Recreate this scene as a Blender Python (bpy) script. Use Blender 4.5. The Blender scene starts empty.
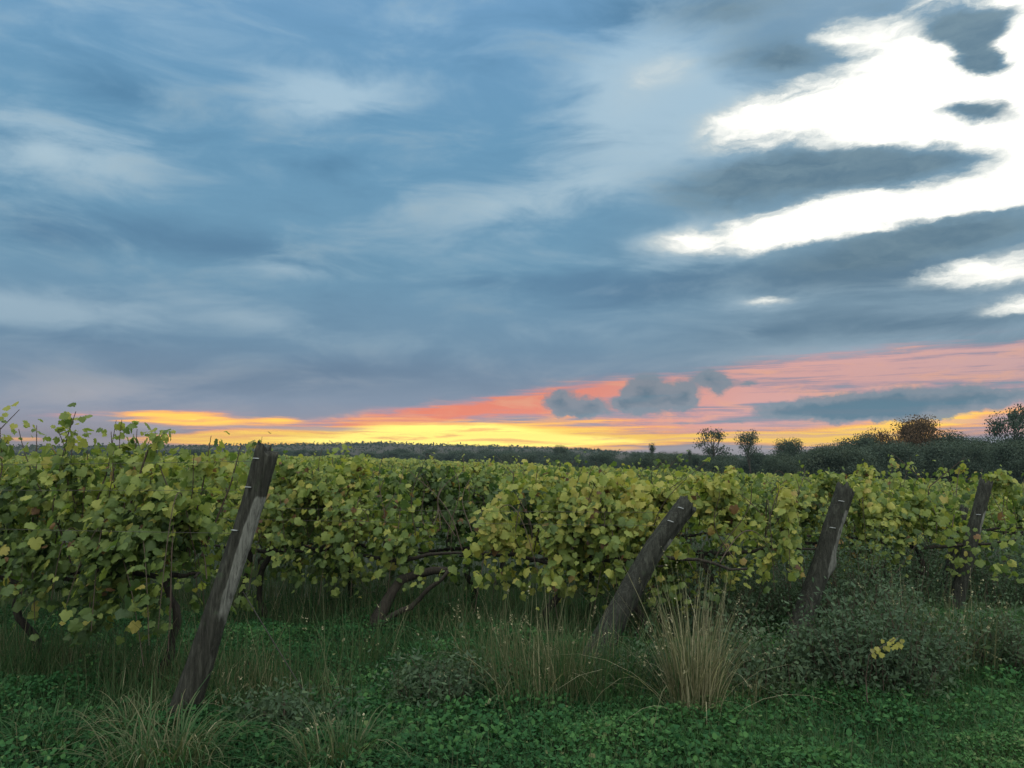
import bpy, math, random
import numpy as np
from mathutils import Vector, Matrix

SC = bpy.context.scene
COL = SC.collection
R = math.radians
EYE = 1.7
FPX = 800.0
PITCH = math.atan(74 / FPX)

# ------------------------------------------------------------------ camera
cam_d = bpy.data.cameras.new('camera')
cam_d.sensor_width = 36.0
cam_d.lens = FPX / 1024 * 36.0
cam_d.clip_end = 6000
cam = bpy.data.objects.new('camera', cam_d)
COL.objects.link(cam)
cam.location = (0, 0, EYE)
cam.rotation_euler = (math.pi / 2 + PITCH, 0, 0)
SC.camera = cam


def ray(px, py):
    a = (px - 512) / FPX
    c = (384 - py) / FPX
    return Vector((a, math.cos(PITCH) - math.sin(PITCH) * c, math.sin(PITCH) + math.cos(PITCH) * c))


def on_ground(px, py):
    d = ray(px, py)
    t = -EYE / d.z
    return Vector((d.x * t, d.y * t, 0))


def at_depth(px, py, Y):
    d = ray(px, py)
    t = Y / d.y
    return Vector((d.x * t, Y, EYE + d.z * t))


def azel(px, py):
    d = ray(px, py).normalized()
    return math.degrees(math.atan2(d.x, d.y)), math.degrees(math.asin(d.z))


def s2l(c):
    return tuple(((v / 255) / 12.92 if v <= 10.3 else ((v / 255 + .055) / 1.055) ** 2.4) for v in c)


# ------------------------------------------------------------------ view
SC.view_settings.view_transform = 'Standard'
SC.view_settings.look = 'None'
SC.view_settings.exposure = 0.0
SC.view_settings.gamma = 1.0
SC.view_settings.use_curve_mapping = False
SC.render.engine = 'CYCLES'
SC.cycles.max_bounces = 5
SC.cycles.diffuse_bounces = 3
SC.cycles.transmission_bounces = 3
SC.cycles.volume_bounces = 0
SC.cycles.use_denoising = True

SUN_AZ, SUN_EL = -4.0, 1.6

# ------------------------------------------------------------------ sun
sd = bpy.data.lights.new('sun', 'SUN')
sd.energy = 0.35
sd.angle = R(2)
sd.color = (1.0, 0.55, 0.25)
sun = bpy.data.objects.new('sun', sd)
COL.objects.link(sun)
sdir = Vector((math.sin(R(SUN_AZ)) * math.cos(R(SUN_EL)), math.cos(R(SUN_AZ)) * math.cos(R(SUN_EL)), math.sin(R(SUN_EL))))
sun.rotation_euler = sdir.to_track_quat('Z', 'Y').to_euler()


# ------------------------------------------------------------------ sky
class NT:
    def __init__(self, tree):
        self.t = tree
        self.n = tree.nodes
        self.l = tree.links

    def node(self, kind, **kw):
        nd = self.n.new(kind)
        for k, v in kw.items():
            setattr(nd, k, v)
        return nd

    def put(self, sock, v):
        if isinstance(v, bpy.types.NodeSocket):
            self.l.new(v, sock)
        elif v is not None:
            if sock.type == 'RGBA' and len(v) == 3:
                v = (*v, 1)
            sock.default_value = v

    def math(self, op, a, b=None, c=None, clamp=False):
        nd = self.node('ShaderNodeMath', operation=op, use_clamp=clamp)
        for i, v in enumerate((a, b, c)):
            self.put(nd.inputs[i], v)
        return nd.outputs[0]

    def vmath(self, op, a, b=None):
        nd = self.node('ShaderNodeVectorMath', operation=op)
        self.put(nd.inputs[0], a)
        if b is not None:
            self.put(nd.inputs[1], b)
        return nd.outputs['Value'] if op in ('LENGTH', 'DOT_PRODUCT') else nd.outputs[0]

    def mix(self, fac, a, b, blend='MIX'):
        nd = self.node('ShaderNodeMix', data_type='RGBA', blend_type=blend)
        self.put(nd.inputs[0], fac)
        self.put(nd.inputs[6], a)
        self.put(nd.inputs[7], b)
        return nd.outputs[2]

    def noise(self, vec, scale, detail=4.0, rough=.5, dist=0.0, color=False):
        nd = self.node('ShaderNodeTexNoise')
        self.put(nd.inputs['Vector'], vec)
        nd.inputs['Scale'].default_value = scale
        nd.inputs['Detail'].default_value = detail
        nd.inputs['Roughness'].default_value = rough
        nd.inputs['Distortion'].default_value = dist
        return nd.outputs['Color' if color else 0]

    def mapping(self, vec, loc=(0, 0, 0), rot=(0, 0, 0), scale=(1, 1, 1), kind='POINT'):
        nd = self.node('ShaderNodeMapping', vector_type=kind)
        self.put(nd.inputs[0], vec)
        nd.inputs['Location'].default_value = loc
        nd.inputs['Rotation'].default_value = rot
        nd.inputs['Scale'].default_value = scale
        return nd.outputs[0]

    def smooth(self, v, a, b, lo=0.0, hi=1.0):
        nd = self.node('ShaderNodeMapRange', interpolation_type='SMOOTHSTEP')
        self.put(nd.inputs[0], v)
        nd.inputs[1].default_value = a
        nd.inputs[2].default_value = b
        nd.inputs[3].default_value = lo
        nd.inputs[4].default_value = hi
        return nd.outputs[0]

    def ramp(self, fac, stops, interp='LINEAR'):
        nd = self.node('ShaderNodeValToRGB')
        cr = nd.color_ramp
        cr.interpolation = interp
        while len(cr.elements) < len(stops):
            cr.elements.new(.5)
        for e, (p, c) in zip(cr.elements, stops):
            e.position = p
            e.color = (*c, 1)
        self.put(nd.inputs[0], fac)
        return nd.outputs[0]


def build_sky():
    w = bpy.data.worlds.new('World')
    SC.world = w
    w.use_nodes = True
    N = NT(w.node_tree)
    N.n.clear()
    out = N.node('ShaderNodeOutputWorld')
    bg = N.node('ShaderNodeBackground')
    N.l.new(bg.outputs[0], out.inputs[0])
    tc = N.node('ShaderNodeTexCoord')
    D = tc.outputs['Generated']
    sep = N.node('ShaderNodeSeparateXYZ')
    N.put(sep.inputs[0], D)
    x, y, z = sep.outputs
    az = N.math('MULTIPLY', N.math('ARCTAN2', x, y), 180 / math.pi)
    el = N.math('MULTIPLY', N.math('ARCSINE', z), 180 / math.pi)
    cmb = N.node('ShaderNodeCombineXYZ')
    N.put(cmb.inputs[0], az)
    N.put(cmb.inputs[1], el)
    V = cmb.outputs[0]

    def warp(v, sx, sy, ax, ay, detail=4, off=0.0, rough=.55):
        m = N.mapping(v, loc=(off, off * 1.7, off * .3), scale=(sx, sy, 1))
        c = N.noise(m, 1.0, detail, rough, color=True)
        c = N.vmath('SUBTRACT', c, (.5, .5, .5))
        c = N.vmath('MULTIPLY', c, (ax * 2, ay * 2, 0))
        return N.vmath('ADD', v, c)

    def blobs(v, lst):
        acc = 0.0
        for b in lst:
            px, py, rx, ry, rot, wt = b
            a0, e0 = azel(px, py)
            rx, ry = rx / 14.0, ry / 14.0
            m = N.mapping(v, loc=(a0, e0, 0), rot=(0, 0, R(-rot)), scale=(rx, ry, 1), kind='TEXTURE')
            g = N.node('ShaderNodeTexGradient', gradient_type='QUADRATIC_SPHERE')
            N.put(g.inputs[0], m)
            acc = N.math('MULTIPLY_ADD', g.outputs[1], wt, acc)
        return acc

    # the cloud layer seen in perspective: a flat deck overhead
    zz = N.math('MAXIMUM', N.math('ADD', z, .10), .03)
    pc = N.node('ShaderNodeCombineXYZ')
    N.put(pc.inputs[0], N.math('DIVIDE', x, zz))
    N.put(pc.inputs[1], N.math('DIVIDE', y, zz))
    deck = pc.outputs[0]
    dk1 = N.noise(N.mapping(deck, loc=(3.1, 7.7, 0), rot=(0, 0, R(12)), scale=(.55, .9, 1)), 1.0, 5, .5, .4)
    dk2 = N.noise(N.mapping(V, loc=(1.3, 2.1, 0), rot=(0, 0, R(4)), scale=(.10, .34, 1)), 1.0, 8, .60, .5)

    Vs = warp(V, .07, .22, 3.2, 1.0, 5)
    Vf = warp(warp(V, .22, .55, 1.3, .75, 5, 4.0, .6), .9, 1.7, .35, .25, 4, 6.0, .65)
    Vc = warp(warp(V, .7, 1.0, .8, .55, 4, 9.0, .6), 2.2, 2.8, .34, .26, 4, 3.0, .62)

    # clear air behind the clouds
    nish = N.node('ShaderNodeTexSky', sky_type='NISHITA', sun_disc=False)
    nish.sun_elevation = R(SUN_EL)
    nish.sun_rotation = R(SUN_AZ)
    nish_c = N.mix(1.0, nish.outputs[0], (.10, .10, .10), 'MULTIPLY')

    e01 = N.math('DIVIDE', el, 40.0, clamp=True)
    base = N.ramp(e01, [
        (0.0, s2l((160, 146, 148))), (.035, s2l((158, 150, 162))), (.10, s2l((140, 156, 178))),
        (.19, s2l((120, 152, 178))), (.33, s2l((114, 157, 185))), (.55, s2l((108, 156, 189))),
        (.78, s2l((114, 160, 198))), (1.0, s2l((118, 163, 200)))])
    east = N.smooth(az, 2, 24, 0, .85)
    base = N.mix(east, base, N.mix(.5, base, s2l((142, 162, 172))))
    # broad lighter and darker patches of the layer
    light = blobs(Vs, [
        (335, 98, 130, 46, -6, 1.15), (50, 150, 200, 60, 0, .8), (20, 306, 210, 34, 4, 1.25), (250, 316, 230, 40, 6, .5),
        (290, 270, 110, 22, 0, .45), (500, 210, 230, 70, -6, .45), (640, 90, 160, 95, -22, 1.35), (600, 180, 150, 60, -10, .5),
        (700, 238, 180, 34, -4, 1.15), (180, 35, 260, 50, 0, .28), (420, 20, 160, 40, 0, .2), (715, 120, 130, 70, -8, 1.3),
        (770, 303, 70, 16, 0, .7), (580, 330, 150, 22, 0, .3), (850, 350, 330, 18, -3, .6), (90, 390, 160, 34, 0, .42),
        (620, 290, 90, 20, 0, .4), (450, 345, 200, 22, -4, .2)])
    dark = blobs(Vs, [
        (120, 88, 190, 48, 4, .55), (40, 225, 150, 50, 0, .6), (230, 245, 260, 42, 2, .6), (320, 160, 170, 36, -4, .25),
        (660, 15, 190, 50, 4, .75), (490, 60, 120, 60, 0, .25), (300, 374, 460, 40, -2, .62), (100, 345, 200, 22, 0, .35), (650, 285, 240, 50, -3, .75),
        (860, 275, 260, 42, 2, .9), (930, 320, 200, 30, 0, .7), (760, 330, 220, 26, -3, .5), (480, 280, 160, 40, 0, .45),
        (600, 140, 120, 30, -8, .3)])
    nz = N.math('SUBTRACT', dk1, .5)
    nz2 = N.math('SUBTRACT', dk2, .5)
    lightm = N.math('MULTIPLY_ADD', light, 1.55, N.math('MULTIPLY_ADD', nz, .6, N.math('MULTIPLY', nz2, 2.9)))
    darkm = N.math('SUBTRACT', N.math('MULTIPLY', dark, 1.45), N.math('MULTIPLY_ADD', nz, .7, N.math('MULTIPLY', nz2, 1.9)))
    lc = N.ramp(e01, [(0.0, s2l((205, 180, 180))), (.2, s2l((158, 184, 202))), (.45, s2l((178, 203, 217))), (1.0, s2l((156, 195, 224)))])
    dc = N.ramp(e01, [(0.0, s2l((142, 142, 158))), (.12, s2l((116, 138, 164))), (.22, s2l((96, 132, 162))), (.5, s2l((84, 130, 164))), (1.0, s2l((86, 136, 174)))])
    dc = N.mix(east, dc, s2l((94, 124, 146)))
    c = N.mix(N.smooth(darkm, .02, 1.1, 0, .85), base, dc)
    c = N.mix(N.smooth(lightm, -.12, 1.25, 0, .92), c, lc)

    # bright break in the clouds, upper right
    gap = blobs(Vf, [
        (950, 75, 210, 105, -8, .95), (860, 118, 190, 66, -6, .62), (950, 200, 220, 42, -4, 1.0), (930, 132, 130, 24, 4, .8), (800, 224, 200, 34, -5, .85),
        (1040, 40, 140, 140, 0, .85), (975, 273, 105, 22, 4, .8), (1030, 305, 70, 14, 0, .7), (845, 36, 70, 26, 0, .6), (990, 140, 150, 66, 0, .75),
        (800, 106, 150, 42, -8, .6), (900, 60, 100, 60, 0, .4), (765, 303, 50, 11, 0, .26), (1060, 180, 130, 110, 0, .7), (740, 128, 80, 36, -10, .35),
        (640, 84, 130, 60, -20, .13), (700, 66, 100, 44, 0, .10), (790, 242, 130, 14, -2, .3), (700, 240, 90, 20, -4, .35)])
    holes = blobs(Vf, [
        (785, 57, 125, 36, 4, 1.25), (962, 22, 66, 26, 12, 2.0), (1000, 10, 60, 16, 0, .7), (976, 44, 48, 34, 30, 1.8), (982, 66, 62, 22, 15, 2.0), (978, 114, 84, 21, 14, 1.9),
        (810, 170, 220, 40, -2, 1.45), (915, 166, 150, 27, 4, 1.5), (740, 188, 150, 44, -8, .7), (935, 236, 190, 30, -5, 1.2), (880, 6, 60, 26, 0, .5),
        (850, 264, 160, 36, 0, .8), (1010, 228, 100, 30, 0, .7), (730, 8, 160, 44, 0, .75)])
    wisp = N.math('SUBTRACT', N.noise(N.mapping(Vf, loc=(4, 1, 0), rot=(0, 0, R(8)), scale=(.22, .75, 1)), 1.0, 7, .62, .4), .5)
    g = N.math('SUBTRACT', gap, holes)
    g = N.math('ADD', g, N.math('MULTIPLY_ADD', nz2, .45, N.math('MULTIPLY', N.math('MULTIPLY', wisp, 1.7), N.smooth(gap, .0, .3))))
    near = N.smooth(gap, .0, .22)
    veil = N.math('MULTIPLY', N.smooth(g, -.22, .32, 0, .80), near)
    c = N.mix(veil, c, s2l((186, 203, 208)))
    c = N.mix(N.math('MULTIPLY', N.smooth(g, -.12, .45, 0, .8), near), c, s2l((222, 228, 226)))
    hot = N.math('MULTIPLY', N.smooth(g, .05, .85), near)
    glow = N.mix(.25, (1.35, 1.32, 1.22), nish_c, 'ADD')
    c = N.mix(hot, c, glow)
    # darker bodies of the clouds that cross the break
    hb = N.smooth(N.math('ADD', N.math('SUBTRACT', holes, N.math('MULTIPLY', gap, .55)), N.math('MULTIPLY', nz2, 1.6)), .0, 1.0, 0, .85)
    c = N.mix(hb, c, N.mix(N.smooth(wisp, -.2, .2), s2l((92, 122, 142)), s2l((118, 144, 158))))

    # afterglow along the horizon
    streak = N.noise(N.mapping(V, loc=(2, 5, 0), rot=(0, 0, R(1.5)), scale=(.085, 1.9, 1)), 1.0, 6, .62, .35)
    st = N.math('SUBTRACT', streak, .5)
    Vw = warp(V, .12, .6, 2.2, .35, 5, 2.0)
    pink = blobs(Vw, [
        (460, 412, 180, 24, -4, 1.15), (580, 398, 200, 34, -4, 1.1), (720, 395, 240, 44, -5, 1.05), (880, 368, 280, 40, -4, 1.0),
        (360, 424, 140, 16, -2, .9), (1010, 400, 220, 50, 0, .85), (1040, 350, 160, 26, -4, .6), (700, 430, 280, 26, 0, 1.0),
        (190, 416, 170, 15, 0, .75), (270, 432, 200, 14, 0, .8), (60, 414, 60, 6, 0, .5), (900, 425, 220, 26, 0, .9), (30, 430, 120, 20, 0, .3)])
    pk = N.math('MULTIPLY', N.smooth(pink, .0, .5), N.math('ADD', pink, N.math('MULTIPLY', st, N.smooth(az, 2, 12, 1.9, 3.2))))
    pkc = N.ramp(N.math('MULTIPLY_ADD', az, 1 / 66., .5, clamp=True), [
        (.0, s2l((236, 165, 130))), (.40, s2l((252, 140, 108))), (.56, s2l((250, 148, 124))), (.75, s2l((238, 178, 170))), (1.0, s2l((222, 180, 178)))])
    pn = N.math('SUBTRACT', N.noise(N.mapping(Vw, loc=(7, 3, 0), scale=(.22, .9, 1)), 1.0, 6, .6, .4), .5)
    pk = N.math('ADD', pk, N.math('MULTIPLY', N.math('MULTIPLY', pn, 1.3), N.smooth(pink, .0, .4)))
    pkc = N.mix(N.smooth(pk, .25, .95), s2l((206, 160, 170)), pkc)
    pkc = N.mix(N.smooth(pn, -.02, .2, 0, .55), pkc, s2l((250, 184, 146)))
    c = N.mix(N.smooth(pk, -.02, .85, 0, .97), c, pkc)
    yel = blobs(Vw, [
        (450, 434, 290, 26, 0, 2.0), (330, 439, 230, 16, 0, 1.7), (620, 438, 260, 20, 0, 1.0), (195, 420, 100, 11, 0, 1.9),
        (130, 415, 60, 8, 0, .9), (285, 419, 40, 9, 0, .9), (220, 440, 130, 8, 0, 1.0), (880, 431, 190, 20, -3, 1.3),
        (940, 420, 110, 13, -8, 1.3), (780, 437, 170, 14, 0, .9), (560, 420, 150, 16, -3, .6), (840, 441, 130, 9, 0, .7),
        (20, 439, 40, 5, 0, .6)])
    yl = N.math('MULTIPLY', N.smooth(yel, .0, .25), N.math('ADD', yel, N.math('MULTIPLY', st, 3.6)))
    c = N.mix(N.smooth(yl, .12, .80), c, (1.15, .50, .17))
    c = N.mix(N.smooth(yl, .42, 1.15), c, (1.28, .78, .12))
    core = blobs(Vw, [(450, 433, 210, 24, 0, 2.2), (500, 441, 240, 13, 0, 1.3), (320, 441, 200, 10, 0, 1.0), (190, 420, 50, 5, 0, .7), (900, 430, 80, 8, -3, .5), (600, 441, 150, 7, 0, .6)])
    c = N.mix(N.smooth(N.math('ADD', core, N.math('MULTIPLY', st, 1.0)), .35, 1.0), c, (1.55, 1.25, .26))
    fine = N.noise(N.mapping(Vw, loc=(1, 8, 0), rot=(0, 0, R(1)), scale=(.13, 3.0, 1)), 1.0, 6, .62, .5)
    c = N.mix(N.math('MULTIPLY', N.smooth(fine, .50, .64, 0, .75), N.smooth(yel, .1, .6)), c, N.mix(N.smooth(az, 0, 14), (1.12, .52, .17), s2l((246, 190, 158))))
    # grey band sitting on the horizon
    lowb = blobs(Vw, [(330, 428, 120, 5, -2, .7), (250, 428, 110, 5, 0, .8), (560, 424, 150, 4, -3, .35), (800, 424, 140, 4, 0, .5), (680, 432, 120, 3, 0, .5), (880, 436, 110, 3, 0, .5), (700, 449, 260, 9, 0, .9), (960, 452, 200, 12, 0, 1.0), (80, 442, 150, 14, 0, .6), (150, 428, 60, 8, 6, .9), (330, 430, 90, 5, 0, .6)])
    c = N.mix(N.smooth(lowb, .1, .8, 0, .75), c, s2l((176, 168, 176)))

    # small slate clouds low over the glow
    cum = blobs(Vc, [
        (560, 402, 32, 24, 0, 1.9), (592, 407, 30, 20, 0, 1.7), (576, 413, 40, 9, 0, .9), (626, 404, 28, 18, 0, 1.6), (646, 391, 40, 32, -10, 2.1),
        (668, 402, 60, 20, 0, 1.5), (684, 394, 26, 30, 0, 1.6), (712, 379, 34, 19, 10, 1.8), (722, 390, 16, 16, 0, .9), (748, 382, 28, 10, -10, .9),
        (782, 411, 50, 12, 0, 1.2), (835, 409, 100, 20, 0, 1.8), (890, 403, 110, 27, -4, 2.1), (965, 400, 90, 19, -4, 1.8), (870, 413, 150, 12, 0, 1.2),
        (735, 421, 26, 5, 0, .7), (690, 424, 40, 4, 0, .5), (1010, 398, 60, 10, 0, .7)])
    c = N.mix(N.smooth(cum, .20, .74, 0, .94), c, N.mix(N.smooth(N.math('ADD', cum, N.math('MULTIPLY', nz2, 2)), .7, 2.0), s2l((136, 152, 166)), s2l((94, 130, 150))))

    # fill light: unseen sky above and behind the viewer, brightened to light the vines
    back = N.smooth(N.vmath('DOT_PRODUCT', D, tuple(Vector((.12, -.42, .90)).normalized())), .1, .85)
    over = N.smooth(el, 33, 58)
    c = N.mix(N.math('MAXIMUM', N.math('MULTIPLY', back, 1.0), N.math('MULTIPLY', over, .45)), c, FILL_SKY)
    # the glow is strongest right on the horizon, behind the haze
    lift = N.smooth(el, 0, 5.5, 1.62, 1.0)
    lf = N.node('ShaderNodeVectorMath', operation='SCALE')
    N.put(lf.inputs[0], c)
    N.put(lf.inputs[3], lift)
    c = lf.outputs[0]
    # below the horizon the sky is never seen; keep it dim
    c = N.mix(N.smooth(el, -6, -1, 1, 0), c, (.03, .035, .03))
    N.put(bg.inputs[0], c)
    bg.inputs[1].default_value = 1.0
    w.cycles.sampling_method = 'MANUAL'
    w.cycles.sample_map_resolution = 512


FILL_SKY = (2.55, 2.6, 2.35)
build_sky()


# ------------------------------------------------------------------ helpers
def tag(o, label=None, cat=None, group=None, kind=None):
    if label:
        o['label'] = label
    if cat:
        o['category'] = cat
    if group:
        o['group'] = group
    if kind:
        o['kind'] = kind
    return o


def link(name, me, parent=None):
    o = bpy.data.objects.new(name, me)
    COL.objects.link(o)
    if parent:
        o.parent = parent
    return o


def empty(name, loc=(0, 0, 0), rz=0.0):
    o = bpy.data.objects.new(name, None)
    COL.objects.link(o)
    o.location = loc
    o.rotation_euler = (0, 0, rz)
    o.empty_display_size = .2
    return o


def mesh_np(name, V, F, mat, tint=None, smooth=False):
    """V (n,3) floats, F (m,k) ints of one polygon size"""
    V = np.asarray(V, np.float32)
    F = np.asarray(F, np.int32)
    me = bpy.data.meshes.new(name)
    me.vertices.add(len(V))
    me.vertices.foreach_set('co', V.ravel())
    m, k = F.shape
    me.loops.add(m * k)
    me.loops.foreach_set('vertex_index', F.ravel())
    me.polygons.add(m)
    me.polygons.foreach_set('loop_start', np.arange(0, m * k, k, dtype=np.int32))
    if smooth:
        me.polygons.foreach_set('use_smooth', np.ones(m, bool))
    if tint is not None:
        a = me.attributes.new('tint', 'FLOAT', 'POINT')
        a.data.foreach_set('value', np.asarray(tint, np.float32))
    me.update(calc_edges=True)
    me.validate()
    me.materials.append(mat)
    return me


class Tubes:
    def __init__(self):
        self.v = []
        self.f = []
        self.n = 0

    def add(self, pts, rad, seg=6, cap=True):
        pts = np.array(pts, float)
        n = len(pts)
        rad = np.broadcast_to(np.array(rad, float), (n,))
        up = np.array([0.13, 0.31, 0.94])
        ring = []
        for i in range(n):
            t = pts[min(i + 1, n - 1)] - pts[max(i - 1, 0)]
            t = t / (np.linalg.norm(t) + 1e-9)
            a = np.cross(t, up)
            if np.linalg.norm(a) < .05:
                a = np.cross(t, np.array([1., 0, 0]))
            a /= np.linalg.norm(a)
            b = np.cross(t, a)
            for k in range(seg):
                an = 2 * math.pi * k / seg
                ring.append(pts[i] + rad[i] * (math.cos(an) * a + math.sin(an) * b))
        s = self.n
        self.v += ring
        for i in range(n - 1):
            for k in range(seg):
                k2 = (k + 1) % seg
                self.f.append((s + i * seg + k, s + i * seg + k2, s + (i + 1) * seg + k2, s + (i + 1) * seg + k))
        self.n += n * seg
        if cap and seg >= 4:
            for base in (s, s + (n - 1) * seg):
                for k in range(1, seg - 1, 2):
                    self.f.append((base, base + k, base + k + 1, base + min(k + 2, seg - 1)) if k + 2 <= seg - 1 else (base, base, base + k, base + k + 1))

    def mesh(self, name, mat):
        F = [f for f in self.f if len(set(f)) == 4]
        return mesh_np(name, self.v, F, mat, smooth=True)


def norm(a):
    return a / (np.linalg.norm(a, axis=-1, keepdims=True) + 1e-9)


# half outline of a five-lobed vine leaf, stalk at the origin, tip along +y
_half = [(.05, -.04), (.17, -.17), (.34, -.13), (.47, .00), (.44, .12), (.54, .22), (.58, .40), (.47, .47), (.39, .53), (.36, .68), (.24, .80), (.11, .93)]
_out = [(0, .04)] + _half + [(0, 1.0)] + [(-a, b) for a, b in reversed(_half)]
LEAF2 = np.array([(0, .34)] + _out)
_small = [(0, -.02), (.30, -.10), (.47, .08), (.42, .20), (.57, .40), (.38, .55), (.25, .78), (0, 1.0), (-.25, .78), (-.38, .55), (-.57, .40), (-.42, .20), (-.47, .08), (-.30, -.10)]
LEAFS = np.array([(0, .34)] + _small)


def leaves(P, Nrm, Tip, size, tints, rng, template=LEAF2):
    """fan-shaped lobed leaves: P (n,3) stalk ends, Nrm upper side, Tip direction of the tip"""
    n = len(P)
    Nrm = norm(Nrm)
    Tip = norm(Tip - (Tip * Nrm).sum(1, keepdims=True) * Nrm)
    X = np.cross(Tip, Nrm)
    k = len(template)
    jit = 1 + rng.normal(0, .06, (n, k, 2))
    t = template[None] * jit
    t = t - np.array([0, .15])
    fold = rng.uniform(.1, .95, (n, 1))
    droop = rng.uniform(-.2, .9, (n, 1))
    wav = rng.normal(0, .035, (n, k))
    zx = -fold * np.abs(t[:, :, 0]) ** 1.35 - droop * t[:, :, 1] * np.abs(t[:, :, 1]) * .6 + wav
    s = size[:, None, None]
    V = P[:, None] + s * (t[:, :, :1] * X[:, None] * 1.05 + t[:, :, 1:] * Tip[:, None] + zx[..., None] * Nrm[:, None])
    m = k - 1
    idx = np.arange(m)
    tri = np.stack([np.zeros(m, int), 1 + idx, 1 + (idx + 1) % m], 1)
    F = (np.arange(n) * k)[:, None, None] + tri[None]
    T = np.repeat(tints, k)
    return V.reshape(-1, 3), F.reshape(-1, 3), T


# ------------------------------------------------------------------ materials
def material(name):
    m = bpy.data.materials.new(name)
    m.use_nodes = True
    N = NT(m.node_tree)
    bsdf = m.node_tree.nodes['Principled BSDF']
    return m, N, bsdf


def leaf_material(name, stops, rough=.55, trans=.42, tr_gain=1.45, hue=.06, spec=.25):
    m, N, b = material(name)
    at = N.node('ShaderNodeAttribute', attribute_name='tint')
    oi = N.node('ShaderNodeObjectInfo')
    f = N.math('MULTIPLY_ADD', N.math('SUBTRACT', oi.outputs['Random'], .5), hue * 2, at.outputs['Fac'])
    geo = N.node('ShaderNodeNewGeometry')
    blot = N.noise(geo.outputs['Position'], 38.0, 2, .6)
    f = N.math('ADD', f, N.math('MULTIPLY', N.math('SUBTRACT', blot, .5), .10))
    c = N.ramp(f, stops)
    N.put(b.inputs['Base Color'], c)
    b.inputs['Roughness'].default_value = rough
    b.inputs['Specular IOR Level'].default_value = spec
    tr = N.node('ShaderNodeBsdfTranslucent')
    N.put(tr.inputs[0], N.mix(1.0, c, (tr_gain, tr_gain * 1.05, tr_gain * .6), 'MULTIPLY'))
    mx = N.node('ShaderNodeMixShader')
    mx.inputs[0].default_value = trans
    N.l.new(b.outputs[0], mx.inputs[1])
    N.l.new(tr.outputs[0], mx.inputs[2])
    out = [n for n in N.n if n.type == 'OUTPUT_MATERIAL'][0]
    N.l.new(mx.outputs[0], out.inputs[0])
    return m


M_TREE_RUST = leaf_material('rusty_tree_leaf', [(0.0, (.045, .034, .024)), (.5, (.085, .055, .034)), (1.0, (.13, .075, .04))], rough=.8, trans=.15, spec=.05)
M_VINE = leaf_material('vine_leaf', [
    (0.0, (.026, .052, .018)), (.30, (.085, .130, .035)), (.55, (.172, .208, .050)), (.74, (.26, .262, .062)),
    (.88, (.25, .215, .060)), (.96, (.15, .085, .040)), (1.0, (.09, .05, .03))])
M_COVER = leaf_material('clover_leaf', [
    (0.0, (.007, .026, .010)), (.5, (.018, .066, .024)), (.85, (.048, .118, .036)), (1.0, (.11, .12, .06))], rough=.7, trans=.2, spec=.08)
M_GRASS = leaf_material('grass_blade', [
    (0.0, (.012, .034, .014)), (.35, (.030, .074, .028)), (.6, (.062, .075, .040)), (.8, (.125, .118, .072)), (1.0, (.30, .28, .195))], rough=.7, trans=.25, spec=.1)
M_WEED = leaf_material('weed_leaf', [
    (0.0, (.020, .042, .026)), (.45, (.048, .078, .048)), (.75, (.080, .118, .062)), (.90, (.18, .19, .15)), (.95, (.18, .17, .10)), (1.0, (.20, .195, .05))], rough=.75, trans=.25, spec=.1)
M_TREE = leaf_material('tree_leaf', [
    (0.0, (.032, .050, .042)), (.4, (.046, .066, .052)), (.75, (.062, .074, .052)), (1.0, (.085, .065, .035))], rough=.8, trans=.15, hue=.12, spec=.05)  # leaf colours raised and greyed, part of the haze is painted in


def wood_material(name, dark, pale, amount, grain=22.0, attr=False):
    m, N, b = material(name)
    tc = N.node('ShaderNodeTexCoord')
    ob = tc.outputs['Object']
    sep = N.node('ShaderNodeSeparateXYZ')
    N.put(sep.inputs[0], ob)
    big = N.noise(N.mapping(ob, scale=(5, 5, 1.6)), 1.0, 4, .6)
    side = N.math('MULTIPLY_ADD', sep.outputs[0], 7.0, N.math('MULTIPLY', N.math('SUBTRACT', big, .5), 2.6))
    mask = N.smooth(side, amount, amount + .45)
    if attr:    # bark has come off where the wear attribute is high
        at = N.node('ShaderNodeAttribute', attribute_name='wear')
        mask = N.smooth(N.math('ADD', at.outputs['Fac'], N.math('MULTIPLY', N.math('SUBTRACT', big, .5), 1.5)), .45, .62)
    grn = N.noise(N.mapping(ob, scale=(grain, grain, 1.8)), 1.6, 8, .72, .5)
    fine = N.noise(N.mapping(ob, scale=(grain * 4, grain * 4, 4)), 1.6, 3, .6)
    g2 = N.math('ADD', N.math('MULTIPLY', grn, .75), N.math('MULTIPLY', fine, .25))
    dk = N.ramp(g2, [(.34, tuple(v * .22 for v in dark)), (.50, dark), (.66, tuple(v * 2.6 for v in dark))])
    pl = N.ramp(g2, [(.36, tuple(v * .22 for v in pale)), (.48, tuple(v * .8 for v in pale)), (.66, tuple(min(1, v * 1.5) for v in pale))])
    moss = N.smooth(N.noise(ob, 9.0, 4, .6), .58, .75, 0, .5)
    dk = N.mix(moss, dk, (.035, .055, .03))
    lich = N.smooth(N.noise(N.mapping(ob, scale=(14, 14, 7)), 1.0, 5, .7), .56, .70, 0, .55)
    dk = N.mix(lich, dk, tuple(min(1, v * 2.6) for v in dark))
    N.put(b.inputs['Base Color'], N.mix(mask, dk, pl))
    b.inputs['Roughness'].default_value = .85
    b.inputs['Specular IOR Level'].default_value = .2
    bp = N.node('ShaderNodeBump')
    bp.inputs['Strength'].default_value = 1.0
    bp.inputs['Distance'].default_value = .02
    N.put(bp.inputs['Height'], g2)
    N.l.new(bp.outputs[0], b.inputs['Normal'])
    return m


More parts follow.
